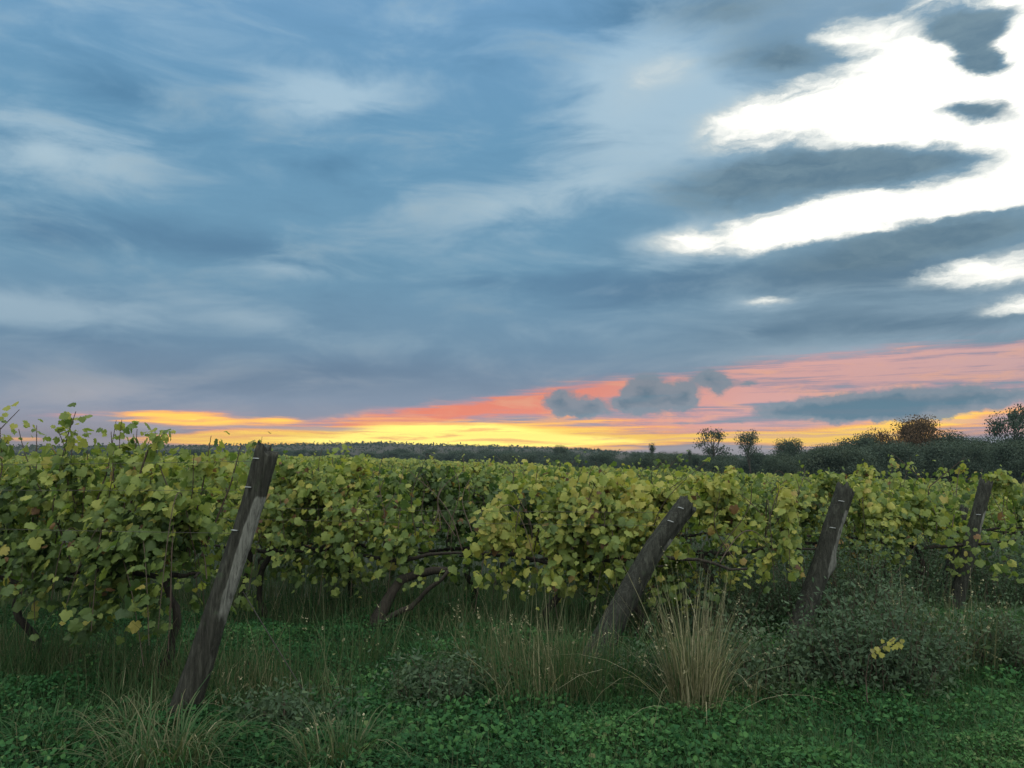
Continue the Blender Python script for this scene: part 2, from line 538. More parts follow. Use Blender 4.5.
M_POST = wood_material('weathered_post_wood', (.021, .0218, .0185), (.14, .145, .135), .42, attr=True)
M_POST_DARK = wood_material('dark_post_wood', (.019, .0205, .0175), (.125, .13, .122), .85, attr=True)
M_BARK = wood_material('vine_bark', (.016, .014, .012), (.03, .026, .022), .3, 40)
M_TRUNK = wood_material('tree_bark', (.035, .030, .026), (.05, .045, .04), .3, 5)


def plain(name, col, rough=.5, metal=0.0):
    m, N, b = material(name)
    geo = N.node('ShaderNodeNewGeometry')
    n = N.noise(geo.outputs['Position'], 60, 3, .6)
    N.put(b.inputs['Base Color'], N.mix(N.smooth(n, .3, .7), tuple(v * .7 for v in col), col))
    b.inputs['Roughness'].default_value = rough
    b.inputs['Metallic'].default_value = metal
    return m


M_WIRE = plain('rusted_wire', (.07, .065, .06), .7, .2)
M_STAPLE = plain('pale_staple', (.26, .28, .30), .5, .2)
M_CANE = plain('cane_bark', (.055, .036, .026), .8)


# ------------------------------------------------------------------ ground, hills
def ground_height(x, y):
    """level where the viewer stands, falling away gently to the right beyond the first rows"""
    x = np.asarray(x, float)
    y = np.asarray(y, float)
    ripple = .035 * np.sin(x * 1.3 + .4) * np.cos(y * 1.1) + .02 * np.sin(x * 3.1 + y * 2.3)
    ripple = ripple * np.clip(1 - (np.hypot(x, y) - 10) / 12, 0, 1)
    on = np.clip((.292 * x + .956 * y - 8.5) / 14, 0, 1)
    on = on * on * (3 - 2 * on)
    fall = np.maximum(0, .046 * x + .010 * y)
    fall = 4.0 * np.tanh(fall / 4.0)
    return ripple - fall * on


def build_ground():
    def axis(lim, near, step):
        a = list(np.arange(-near, near + .01, step))
        v = near
        while v < lim:
            v *= 1.25
            a.append(v)
            a.insert(0, -v)
        return np.array(a)
    xs = axis(900, 14, .35)
    ys = axis(900, 14, .35)
    X, Y = np.meshgrid(xs, ys)
    Z = ground_height(X, Y)
    n, m = X.shape
    V = np.stack([X, Y, Z], -1).reshape(-1, 3)
    i = np.arange(n - 1)[:, None] * m + np.arange(m - 1)[None]
    F = np.stack([i, i + 1, i + m + 1, i + m], -1).reshape(-1, 4)
    mt, N, b = material('meadow_soil')
    tc = N.node('ShaderNodeTexCoord')
    a = N.noise(tc.outputs['Object'], .9, 5, .6)
    f = N.noise(tc.outputs['Object'], 26, 5, .65)
    c = N.mix(N.smooth(a, .35, .65), (.007, .017, .010), (.012, .024, .012))
    c = N.mix(N.smooth(f, .45, .75), c, (.028, .026, .018))
    N.put(b.inputs['Base Color'], c)
    b.inputs['Roughness'].default_value = .9
    bp = N.node('ShaderNodeBump')
    bp.inputs['Distance'].default_value = .03
    N.put(bp.inputs['Height'], f)
    N.l.new(bp.outputs[0], b.inputs['Normal'])
    o = link('ground', mesh_np('ground', V, F, mt, smooth=True))
    tag(o, kind='structure')
    return o


build_ground()


# ------------------------------------------------------------------ hills and the far wood
def build_hills():
    mt, N, b = material('wooded_hill')
    tc = N.node('ShaderNodeTexCoord')
    a = N.noise(tc.outputs['Object'], .12, 5, .65)
    N.put(b.inputs['Base Color'], N.ramp(a, [(.3, (.022, .019, .017)), (.55, (.034, .028, .022)), (.75, (.05, .036, .024))]))
    b.inputs['Roughness'].default_value = .95
    D0 = 560.0
    prof = [(-200, 446), (0, 446), (60, 447), (120, 446), (200, 446), (270, 445), (330, 444), (380, 443), (430, 445), (480, 446), (540, 448),
            (590, 450), (640, 454), (700, 457), (800, 458), (1100, 458)]
    px = np.linspace(-200, 1100, 260)
    py = np.interp(px, [p[0] for p in prof], [p[1] for p in prof])
    rng = np.random.default_rng(3)
    pts = [at_depth(a, c, D0) for a, c in zip(px, py)]
    V = []
    for i, p in enumerate(pts):
        h = max(p.z, .3)
        for dy, hh in ((-170, -.5), (-110, h * .35), (-55, h * .75), (0, h * .98), (60, h), (200, h * .6), (320, -.5)):
            V.append((p.x, p.y + dy, hh))
    k = 7
    F = [(i * k + j, (i + 1) * k + j, (i + 1) * k + j + 1, i * k + j + 1) for i in range(len(pts) - 1) for j in range(k - 1)]
    o = link('hills', mesh_np('hills', V, F, mt, smooth=True))
    tag(o, kind='structure')
    # the trees that clothe the hill read as one mass
    n = 9000
    ii = rng.integers(0, len(pts) - 1, n)
    fr = rng.random(n)
    V0 = np.array(V).reshape(len(pts), k, 3)
    jj = rng.integers(1, 4, n)
    gg = rng.random(n)
    P = (V0[ii, jj] * (1 - fr)[:, None] + V0[ii + 1, jj] * fr[:, None]) * (1 - gg)[:, None] + (V0[ii, jj + 1] * (1 - fr)[:, None] + V0[ii + 1, jj + 1] * fr[:, None]) * gg[:, None]
    lump = .5 + .5 * np.sin(P[:, 0] * .21) * np.sin(P[:, 0] * .083 + 1)
    keep = P[:, 2] > .2
    P, lump = P[keep], lump[keep]
    n = len(P)
    size = rng.uniform(.5, 1.3, n) * (1 + .5 * lump)
    P[:, 2] += size * .1
    return P, size


def cards(P, Nrm, size, tints, rng, aspect=1.0, name='leaves', mat=None):
    n = len(P)
    Nrm = norm(Nrm)
    a = norm(np.cross(Nrm, rng.normal(0, 1, (n, 3))))
    b = np.cross(Nrm, a)
    q = np.array([(-1, -.2), (-.1, -1), (1, .1), (.2, 1)])
    qq = q[None] * (1 + rng.normal(0, .3, (n, 4, 1)))
    V = P[:, None] + size[:, None, None] * .5 * (qq[..., :1] * a[:, None] * aspect + qq[..., 1:] * b[:, None])
    F = np.arange(n * 4).reshape(n, 4)
    return V.reshape(-1, 3), F, np.repeat(tints, 4)


P, size = build_hills()
rg = np.random.default_rng(5)
v, f, t = cards(np.repeat(P, 3, 0) + rg.normal(0, .7, (len(P) * 3, 3)), rg.normal(0, 1, (len(P) * 3, 3)), np.repeat(size, 3), rg.uniform(.1, .75, len(P) * 3), rg)
tag(link('woods', mesh_np('woods', v, f, M_TREE, t)), 'far off wood clothing the low hill under the glow', 'wood', kind='stuff')


# ------------------------------------------------------------------ evening haze
def build_haze(density, colour):
    lim, z0, z1 = 985.0, -5.6, 30.0
    V = [(x, y, z) for z in (z0, z1) for y in (-lim, lim) for x in (-lim, lim)]
    F = [(0, 2, 3, 1), (4, 5, 7, 6), (0, 1, 5, 4), (2, 6, 7, 3), (0, 4, 6, 2), (1, 3, 7, 5)]
    m = bpy.data.materials.new('evening_haze')
    m.use_nodes = True
    m.node_tree.nodes.clear()
    out = m.node_tree.nodes.new('ShaderNodeOutputMaterial')
    pv = m.node_tree.nodes.new('ShaderNodeVolumePrincipled')
    pv.inputs['Color'].default_value = (*colour, 1)
    pv.inputs['Density'].default_value = density
    pv.inputs['Anisotropy'].default_value = 0.0
    m.node_tree.links.new(pv.outputs[0], out.inputs['Volume'])
    m.cycles.homogeneous_volume = True
    me = bpy.data.meshes.new('haze')
    me.from_pydata(V, [], F)
    me.materials.append(m)
    tag(link('haze', me), 'thin blue evening haze over the fields', 'haze', kind='stuff')


build_haze(.0008, (.105, .145, .175))

# ------------------------------------------------------------------ trees of the belt beyond the vineyard
def tree_meshes(kind, seed):
    """unit-height tree: a trunk with limbs and a crown of many small leaf clumps"""
    rng = np.random.default_rng(seed)
    T = Tubes()
    blobs = []
    if kind == 'broad':
        H0, spread, base = .20, .36, .22
        nl, fb, br = 26, 150, (.09, .19)
    elif kind == 'open':
        H0, spread, base = .40, .26, .50
        nl, fb, br = 17, 75, (.05, .15)
    elif kind == 'cone':
        H0, spread, base = .12, .20, .12
        nl, fb, br = 22, 150, (.06, .14)
    else:  # bushy
        H0, spread, base = .10, .48, .08
        nl, fb, br = 26, 150, (.12, .22)
    lean = rng.normal(0, .03, 2)
    trunk = [(0, 0, 0), (lean[0] * .3, lean[1] * .3, H0 * .6), (lean[0], lean[1], H0 * 1.2), (lean[0] * 1.4, lean[1] * 1.4, .72), (lean[0] * 1.2, lean[1], .9)]
    T.add(trunk, [.028, .022, .018, .009, .003], 6)
    for i in range(nl):
        an = i * 2.4 + rng.uniform(-.4, .4)
        q = rng.uniform(0, 1)
        zz = base + (1 - base) * (.08 + .82 * q)
        if kind == 'cone':
            rr = spread * (1.05 - zz) * rng.uniform(.5, 1)
        else:
            rr = spread * math.sqrt(max(.05, 1 - (2 * (zz - base) / (1 - base) - .85) ** 2 * .8)) * rng.uniform(.45, 1)
        c = np.array([rr * math.cos(an) + lean[0], rr * math.sin(an) + lean[1], zz])
        r0 = rng.uniform(*br) * (1.0 if kind != 'cone' else (1.25 - zz * .8))
        c[2] = min(c[2], 1 - r0 * .8)
        blobs.append((c, r0))
        st = np.array([lean[0], lean[1], max(H0 * .8, zz - .22 - .1 * rng.random())])
        mid = (st + c) / 2 + rng.normal(0, .02, 3)
        T.add([st, mid, c, c + (c - mid) * .5 + np.array([0, 0, .02])], [.009, .006, .004, .0015], 4)
    blobs.append((np.array([lean[0], lean[1], .9]), .09))
    Ps, Ns = [], []
    for c, r0 in blobs:
        n = int((1.7 if kind == 'open' else 2.4) * fb * (r0 / .11) ** 1.5)
        d = norm(rng.normal(0, 1, (n, 3)))
        rad = r0 * rng.uniform(.1, 1.5, (n, 1)) ** .75
        p = c + d * rad * np.array([1.15, 1.15, .85])
        Ps.append(p)
        Ns.append(d + rng.normal(0, .7, (n, 3)))
    P = np.concatenate(Ps)
    Nn = np.concatenate(Ns)
    sz = rng.uniform(.010, .027, len(P)) * (1.2 if kind == 'open' else 1) * (1.15 if kind in ('bushy', 'broad') else 1)
    v, f, t = cards(P, Nn, sz, np.clip(rng.normal(.4, .12, len(P)), 0, 1), rng)
    return T.mesh('trunk', M_TRUNK), mesh_np('crown', v, f, M_TREE, t)


TREES = {k: [tree_meshes(k, 100 + 10 * i + j) for j in range(n)] for i, (k, n) in enumerate((('broad', 4), ('open', 3), ('cone', 2), ('bushy', 4)))}
trr = random.Random(8)


def tree(kind, px, py_top, Y, wf, label, name='tree', cat='tree', group='trees of the belt beyond the vineyard', var=None):
    top = at_depth(px, py_top, Y)
    h = top.z
    tm, cm = TREES[kind][var if var is not None else trr.randrange(len(TREES[kind]))]
    g = float(ground_height(top.x, Y))
    h = top.z - g
    o = empty(name, (top.x, Y, g), trr.uniform(0, 6.28))
    o.scale = (h * wf, h * wf, h)
    tag(o, label, cat, group)
    link('trunk', tm, o)
    if 'rusty' in label:
        cm = cm.copy()
        cm.materials[0] = M_TREE_RUST
    link('crown', cm, o)
    return o


named_trees = [
    ('cone', 652, 442, 120, .75, 'dark narrow tree with pointed crown standing alone above the far vines'),
    ('open', 712, 428, 115, 1.0, 'round crowned tree with open twigs just left of the slim stemmed tree'),
    ('open', 750, 430, 115, .72, 'slim stemmed tree with a small see-through crown against the afterglow'),
    ('bushy', 790, 440, 110, .7, 'broad dark tree right of the slim stemmed tree, short twigs sticking up'),
    ('bushy', 822, 452, 112, .55, 'low rounded tree in the dip before the tall right hand grove'),
    ('broad', 856, 436, 95, .9, 'first and lowest tree at the left end of the right hand grove'),
    ('broad', 884, 430, 98, .9, 'rusty topped tree in the left half of the right hand grove'),
    ('broad', 922, 418, 100, .8, 'tallest rusty airy tree in the middle of the grove, glow behind it'),
    ('broad', 946, 431, 98, .8, 'feathery tree leaning on the right side of the tall airy one'),
    ('bushy', 972, 438, 92, .7, 'wide flat topped tree between the airy tree and the last tall tree'),
    ('broad', 1010, 408, 92, .75, 'tall dark tree at the right edge of the grove, reaching highest of all'),
    ('broad', 1042, 420, 90, .8, 'dark tree at the outer end of the grove, half out of the frame'),
    ('cone', 690, 449, 125, .6, 'small pointed tree between the lone dark tree and the round crowned one'),
    ('bushy', 560, 446, 210, .6, 'lone round tree on the skyline left of the small slate clouds'),
    ('cone', 604, 452, 170, .6, 'thin grey tree in the haze left of the lone dark pointed tree'),
]
for a in named_trees:
    tree(*a)
# the lower trees and bushes that close the belt
for i in range(60):
    px = 505 + i * 10.2 + trr.uniform(-5, 5)
    lim = np.interp(px, [500, 600, 650, 700, 800, 840, 880, 1000, 1100], [453, 452, 451, 451, 449, 442, 440, 441, 438])
    Y = trr.uniform(78, 150) if px < 830 else trr.uniform(74, 100)
    if px < 640:
        Y = trr.uniform(140, 230)
    tree('bushy' if trr.random() < .7 else 'broad', px, lim + trr.uniform(0, 9), Y, trr.uniform(.75, 1.2),
         'low bushy tree closing the dark belt beyond the vineyard', group='low trees closing the belt')
for i in range(52):
    px = -60 + i * 12.5 + trr.uniform(-5, 5)
    Y = trr.uniform(230, 330)
    tree('bushy' if trr.random() < .5 else 'broad', px, trr.uniform(448.5, 453.5), Y, trr.uniform(1.2, 2.4),
         'small distant tree of the line behind the vines below the hill', group='distant tree line below the hill')

# ------------------------------------------------------------------ vines
U = np.array([-.956, .292, 0.])      # the way the rows run, leftwards and slowly away
W = np.array([.292, .956, 0.])       # from one row to the next
ROW_RZ = math.atan2(U[1], U[0]) + math.pi   # local +x points back towards the end post
VL = 1.75


def vine_parts(seed, top=1.65, canes=15, lvl=0, taper=None, trunk_path=None, extra=(), low=.42, dens=1.0, shift=0.0, yellow=0.0, xmax=9.0):
    """one grapevine in its own frame: x along the wires, z up. lvl 0 near, 1 farther, 2 far"""
    rng = np.random.default_rng(seed)
    T, C = Tubes(), Tubes()
    hz = rng.uniform(.72, .84)
    for path, r0, r1 in (trunk_path or [([(shift + rng.normal(0, .05), rng.normal(0, .04), -.03), (shift + rng.normal(0, .06), rng.normal(0, .05), .25),
                                            (shift + rng.normal(0, .07), rng.normal(0, .05), .52), (shift + rng.normal(0, .05), 0, hz)], .038, .026)]):
        p = np.array(path, float)
        q = np.array([[np.interp(s, np.linspace(0, 1, len(p)), p[:, k]) for k in range(3)] for s in np.linspace(0, 1, 9)])
        q[1:-1] += rng.normal(0, .012, (7, 3))
        T.add(q, np.linspace(r0, r1, 9) * rng.uniform(.85, 1.2, 9), 7)
    for sg in (-1, 1):
        q = np.array([(shift + sg * s, rng.normal(0, .025), hz + .05 * math.sin(s * 3 + seed) + rng.normal(0, .012)) for s in np.linspace(0, VL * .55 if sg < 0 else min(VL * .55, max(.1, xmax - shift)), 8)])
        T.add(q, np.linspace(.022, .010, 8), 6)
    P, O = [], []
    segs = 16
    paths = []
    for i in range(canes):
        x0 = shift + rng.uniform(-VL * .52, VL * .52)
        z0 = hz + rng.uniform(-.05, .30)
        if rng.random() < .52:       # upright cane caught by the wires
            lx, ly = rng.normal(0, .22), rng.normal(0, .17)
            ztop = top + rng.normal(0, .09)
            s = np.linspace(0, 1, segs)
            q = np.stack([x0 + lx * s + .06 * np.sin(s * 5 + seed + i), ly * s ** 1.3, z0 + (ztop - z0) * (s - .12 * s ** 3)], 1)
        else:                        # arching and hanging outwards
            lx, ly = rng.normal(0, .35), rng.choice([-1, 1]) * rng.uniform(.28, .55)
            up, dn = rng.uniform(.25, .75), rng.uniform(.4, 1.25)
            s = np.linspace(0, 1, segs)
            q = np.stack([x0 + lx * s, ly * s ** .8, np.maximum(low - .14, z0 + up * np.sin(s * 2.2) - dn * s ** 2.4)], 1)
        if q[:, 0].max() > xmax + .12:
            q[:, 0] = q[:, 0] - (q[:, 0].max() - xmax - .05)
        paths.append(q)
    for q in extra:
        q = np.array(q, float)
        s0 = np.linspace(0, 1, len(q))
        paths.append(np.array([[np.interp(s, s0, q[:, k]) for k in range(3)] for s in np.linspace(0, 1, segs)]))
    for j, q in enumerate(paths):
        ex = j >= len(paths) - len(extra)
        C.add(q, np.linspace((.0135 if j == len(paths) - len(extra) else .008) if ex else .0055, .0026, segs), 4, cap=False)
        per = (8.0 if lvl == 0 else 3.8) * dens * (.75 if ex else 1)
        m = int(segs * per)
        ss = rng.uniform(.05, 1, m)
        b = np.stack([np.interp(ss, np.linspace(0, 1, segs), q[:, k]) for k in range(3)], 1)
        off = norm(rng.normal(0, 1, (m, 3)) * np.array([1, 1.3, .6])) * rng.uniform(.04, .15, (m, 1))
        P.append(b + off)
        O.append(off)
    # side shoots that fill the wall of leaves
    m = int((720 if lvl == 0 else 300) * dens)
    sy = rng.choice([-1, 1], m)
    z = low + (top - low) * rng.random(m) ** 1.1
    x = shift + rng.uniform(-VL * .56, VL * .56, m)
    bulge = .13 + .24 * np.sin(np.clip((z - low) / (top - low), 0, 1) * math.pi * .85 + .3) + .09 * np.sin(x * 5 + seed) + .06 * np.sin(x * 9 + z * 7 + seed)
    P.append(np.stack([x, sy * bulge * rng.uniform(.55, 1.1, m), z], 1))
    O.append(np.stack([np.zeros(m), sy, .3 * np.ones(m)], 1) * .1)
    P = np.concatenate(P)
    O = np.concatenate(O)
    # gaps: whole pockets without leaves
    lump = np.sin(P[:, 0] * 10.5 + 2.1 * np.sin(P[:, 2] * 4 + seed) + seed) * np.sin(P[:, 2] * 9.2 + 1.7 * np.sin(P[:, 0] * 5 + seed) + seed * 2.3)
    P[:, 1] += np.sign(P[:, 1]) * .13 * lump
    P[:, 2] -= .05 * lump
    gp = .55 * np.abs(np.minimum(lump, 0)) + .75 * np.sin(P[:, 0] * 4.1 + seed) * np.sin(P[:, 2] * 5.3 + seed * 1.7) + .5 * np.sin(P[:, 0] * 9.3 + P[:, 2] * 3.1 + seed)
    keep = (gp < .44) & (P[:, 2] > low - .08 + .16 * np.sin(P[:, 0] * 6.1 + seed))
    kx = np.linspace(-1.3, 1.3, 9)
    kz = top + .15 - np.abs(rng.normal(0, .26, 9)) - .16 * np.clip(np.abs(kx) - .55, 0, 1)
    keep &= (P[:, 2] < np.interp(P[:, 0] - shift, kx, kz) + rng.normal(0, .05, len(P))) | (rng.random(len(P)) < .10)
    keep &= (P[:, 0] < xmax + rng.normal(0, .03, len(P)) ) | (P[:, 2] > top + .3)
    if taper is not None:
        keep &= P[:, 2] < np.interp(P[:, 0], [t[0] for t in taper], [t[1] for t in taper]) + rng.normal(0, .04, len(P))
    ex0 = sum(int(segs * (8.0 if lvl == 0 else 3.8) * dens) for _ in range(len(paths) - len(extra)))
    ex1 = ex0 + len(extra) * int(segs * (8.0 if lvl == 0 else 3.8) * dens * .75)
    keep[ex0:ex1] = rng.random(ex1 - ex0) < .7
    P, O = P[keep], O[keep]
    n = len(P)
    sd = np.sign(P[:, 1] + rng.normal(0, .12, n))
    Nn = np.stack([rng.normal(0, .62, n), sd * rng.uniform(.0, 1.0, n), rng.uniform(-.05, 1.35, n)], 1) + O * 2
    Tip = np.stack([rng.normal(0, .55, n), sd * .35 + rng.normal(0, .2, n), -np.ones(n) * rng.uniform(.3, 1.1, n)], 1)
    size = (.030 + .056 * rng.random(n) ** 1.3) * (1.12 if lvl else 1) * np.where(P[:, 2] > top - .12, .88, 1)
    if lvl == 2:
        size *= 1.25
    tint = np.clip(.25 + yellow * .7 + .22 * (P[:, 2] - low) / (top - low) + rng.normal(0, .16, n) + .10 * np.sin(P[:, 0] * 3 + P[:, 2] * 4 + seed), .02, .74)  # yellow also carries the shade painted into the back rows
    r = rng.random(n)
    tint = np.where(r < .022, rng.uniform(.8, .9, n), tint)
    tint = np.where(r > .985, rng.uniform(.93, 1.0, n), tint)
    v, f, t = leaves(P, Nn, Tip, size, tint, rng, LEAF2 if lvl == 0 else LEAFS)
    return T, C, (v, f, t)


def vine_set(seed, **kw):
    T, C, L = vine_parts(seed, **kw)
    return T.mesh('trunk', M_BARK), C.mesh('cane', M_CANE), mesh_np('foliage', *L[:2], M_VINE, L[2])


def put_vine(ms, pos, label, group, sz=1.0, flip=0, single=None):
    o = empty('grapevine', pos, ROW_RZ + flip * math.pi)
    o.scale = (1, 1, sz)
    tag(o, label, 'grapevine', group)
    link('trunk', ms[0], o)
    link('cane', ms[1], o)
    link('foliage', ms[2], o)
    return o


POST_BASE = {1: on_ground(180, 722), 2: on_ground(592, 662), 3: np.array([2.55, 7.45, 0]), 4: np.array([4.58, 8.75, 0])}
NB = {k: float(np.dot(np.array(p), W)) for k, p in POST_BASE.items()}
SB = {k: float(np.dot(np.array(p), -U)) for k, p in POST_BASE.items()}


def row_point(nd, s):
    """nd: distance of the row from the viewer, s: distance along it to the right"""
    return Vector((W[0] * nd - U[0] * s, W[1] * nd - U[1] * s, 0))


def s_at(nd, px):
    """where along a row the sight line over pixel column px meets it"""
    a = (px - 512) / FPX
    # (W0*nd - U0*s) = a*(W1*nd - U1*s)
    return (a * W[1] * nd - W[0] * nd) / (-U[0] + a * U[1])


ROW1, ROW2, ROW3, ROW4 = NB[1] + .42, NB[2] + .45, NB[3] + .2, NB[4] + .2
G_NEAR = 'grapevines of the front rows'


def near_vine(row, px, label, seed, **kw):
    sz = kw.pop('sz', 1.0)
    ms = vine_set(seed, **kw)
    return put_vine(ms, row_point(row, s_at(row, px)), label, G_NEAR, sz)


# front row, left of the first post (local x: + is towards the post, in metres)
near_vine(ROW1, -120, 'outermost vine of the front row, mostly beyond the left edge', 11, top=1.92, low=.56, yellow=.0)
near_vine(ROW1, 38, 'vine at the left edge with a dark bare cane rising slantwise above its leaves', 12, top=1.92, low=.68, canes=20, yellow=-.02,
          extra=[[(-.28, -.44, .95), (-.20, -.5, 1.30), (-.08, -.5, 1.60), (.08, -.46, 1.84), (.26, -.40, 2.05)],
                 [(.25, -.1, .95), (.34, -.12, 1.5), (.40, -.1, 1.86), (.47, -.1, 2.05)],
                 [(.0, 0, 1.1), (-.1, .1, 1.6), (-.12, .1, 1.96)], [(.5, 0, 1.1), (.6, .1, 1.6), (.66, .1, 1.99)], [(-.5, 0, 1.1), (-.45, .1, 1.6), (-.5, .1, 1.95)], [(.75, 0, 1.1), (.85, .1, 1.6), (.86, .1, 1.92)]])
near_vine(ROW1, 172, 'big leaved vine beside the first tall post, thin canes poking over its top', 13, top=1.82, low=.46, canes=18, yellow=-.02, xmax=.30,
          extra=[[(-.25, -.2, .9), (-.15, -.2, 1.4), (-.05, -.18, 1.75), (.02, -.1, 1.88)],
                 [(-.42, .1, .9), (-.5, .0, 1.5), (-.55, 0, 1.90)],
                 [(.1, .05, .9), (.25, .05, 1.5), (.33, .02, 1.86)], [(.3, .0, 1.0), (.52, .0, 1.5), (.60, .0, 1.79)]])
# second row, between the first and second posts
near_vine(ROW2, -70, 'vine of the second row far left, behind the outermost front vine', 21, top=1.7)
near_vine(ROW2, 110, 'vine of the second row seen through the gaps left of the first post', 22, top=1.7)
near_vine(ROW2, 275, 'tall vine just right of the first post with a rusty leaf spray on top', 23, top=1.80, canes=18,
          extra=[[(-.1, -.1, 1.0), (-.12, -.1, 1.6), (-.08, -.1, 1.92)]])
near_vine(ROW2, 392, 'vine whose leaf mass slopes down to the right over a leaning forked trunk', 24, top=1.70, canes=17, low=.46,
          taper=[(-.9, 1.75), (-.3, 1.64), (-.08, 1.56), (.14, 1.28), (.36, 1.04), (.6, .90), (.9, .80)],
          trunk_path=[([(-.02, -.35, -.03), (.0, -.33, .14), (.10, -.26, .36), (.17, -.16, .54), (.36, 0, .62), (.62, 0, .64)], .075, .028),
                      ([(.0, -.33, .16), (.25, -.3, .26), (.45, -.2, .42), (.66, -.1, .66)], .034, .016)])
near_vine(ROW2, 556, 'bright wide vine filling the space left of the second post', 25, top=1.66, canes=22, yellow=.25, low=.46,  # yellow leaves, tint raised further to paint in backlight
          taper=[(-.9, .80), (-.72, 1.0), (-.55, 1.40), (-.35, 1.64), (.9, 1.74)],
          extra=[[(.2, -.25, .9), (.3, -.28, 1.2), (.42, -.25, 1.5)], [(.5, -.2, .9), (.45, -.25, 1.3), (.52, -.2, 1.58)]])
near_vine(ROW2, 632, 'short vine behind the foot of the second post, its dark trunk showing', 26, top=1.44, canes=12, yellow=.10, low=.50,
          taper=[(-.9, 1.6), (.15, 1.5), (.45, .9), (.9, .3)])
# third row
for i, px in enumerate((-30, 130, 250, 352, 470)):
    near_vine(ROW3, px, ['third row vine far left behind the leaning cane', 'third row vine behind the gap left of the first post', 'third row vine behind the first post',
                         'dark trunked vine seen beyond the tall vine right of the first post', 'vine with shade tinted into its leaves, in the dark gap beyond the sloping vine'][i], 31 + i, top=1.60, yellow=(-.14, -.14, -.14, -.22, -.55)[i])  # lowered tints paint shade between the rows into the leaves, darkest in the gap
near_vine(ROW3, 590, 'third row vine whose top shows over the bright wide vine', 36, top=1.60, yellow=.06)
near_vine(ROW3, 706, 'golden green vine end with a straight leafy edge between the second and third posts', 37, top=1.60, canes=24, yellow=.30, low=.50, dens=1.15,  # golden leaves, with backlight added to the tint
          taper=[(-.9, 1.62), (.62, 1.74), (.78, 1.5), (.86, .5), (1.1, .2)])
# fourth row
for i, px in enumerate((-10, 140, 270, 390, 500, 610, 715)):
    near_vine(ROW4, px, ['fourth row vine far left of the scene', 'fourth row vine over the big leaved vine', 'fourth row vine behind the top of the first post',
                         'fourth row vine under the darkest stretch of hill', 'fourth row vine in the middle distance, top just under the hill', 'fourth row vine left of the top of the second post',
                         'fourth row vine behind the golden green vine end'][i], 41 + i, top=1.56, yellow=(-.1, -.1, -.08, -.16, -.22, -.06, -.04)[i])  # lower tints here too: shade between rows put into the leaf colour
near_vine(ROW4, 822, 'dull green vine behind the third post', 48, top=1.52, yellow=.02)
near_vine(ROW4, 915, 'last vine of the fourth row, yellowish leaves left of the fourth post', 49, top=1.48, yellow=.10,
          taper=[(-.9, 1.6), (.3, 1.6), (.7, 1.3), (.9, 1.0)])

# rows farther back: copies of a few vines
MID = [vine_set(200 + i, top=1.44 + .05 * (i % 3), lvl=1, extra=[[(.2, 0, .9), (.25, 0, 1.3), (.3 - .1 * i, .05, 1.66 + .03 * (i % 4))]], canes=13, dens=.95, yellow=(-.16, .05, -.06, .10, -.22, .0, -.10)[i]) for i in range(7)]
rv = random.Random(21)
count = 0
nd, k = ROW4, 4
far_rows = []
L_MID = 'vine in the packed rows behind the first four, seen mostly by its leafy top'
s_end = SB[4]
while nd < 120:
    k += 1
    nd += 1.9
    s_end += 1.55
    # the part of this row the frame can show, with a margin for a step to the side
    s0, s1 = s_at(nd, -110), min(s_at(nd, 1130), s_end - .9)
    m = int((s1 - s0) / VL)
    for j in range(m + 1):
        s = s1 - j * VL + rv.uniform(-.12, .12)
        p = row_point(nd, s)
        z = rv.uniform(.82, 1.14)
        p.z = float(ground_height(p.x, p.y))
        if count < 258:
            put_vine(MID[rv.randrange(7)], p, L_MID, 'grapevines of the packed rows', z, rv.randrange(2))
            count += 1
        else:
            far_rows.append((p.x, p.y, z, p.z))
rg = np.random.default_rng(77)
fv, ff, ft = [], [], []
nn = 0
for x, y, z, gz in far_rows:
    m = int(np.clip(9000 / y / 1.6, 34, 150))
    lx = rg.uniform(-VL * .55, VL * .55, m)
    sy = rg.choice([-1, 1], m)
    zz = 1.52 * z - (rg.random(m) ** 1.7) * .85 + .10 * np.sin(lx * 2.3 + x * 3 + y)
    ly = sy * (.16 + .2 * rg.random(m)) * np.clip((1.75 - zz) * 2.2, .3, 1)
    c = np.stack([x - U[0] * lx + W[0] * ly, y - U[1] * lx + W[1] * ly, zz + gz + .06 * np.sin(lx * 4 + x)], 1)
    nr = np.stack([rg.normal(0, .5, m), -rg.uniform(.2, 1, m), rg.uniform(.1, 1, m)], 1)
    sz = rg.uniform(.12, .22, m) * (1 + y / 140)
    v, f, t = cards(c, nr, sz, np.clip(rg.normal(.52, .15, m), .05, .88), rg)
    fv.append(v)
    ff.append(f + nn)
    ft.append(t)
    nn += len(v)
tag(link('vineyard_foliage', mesh_np('vineyard_foliage', np.concatenate(fv), np.concatenate(ff), M_VINE, np.concatenate(ft))),
    'rows of vines running on to the tree belt, too far to tell apart', 'vines', kind='stuff')


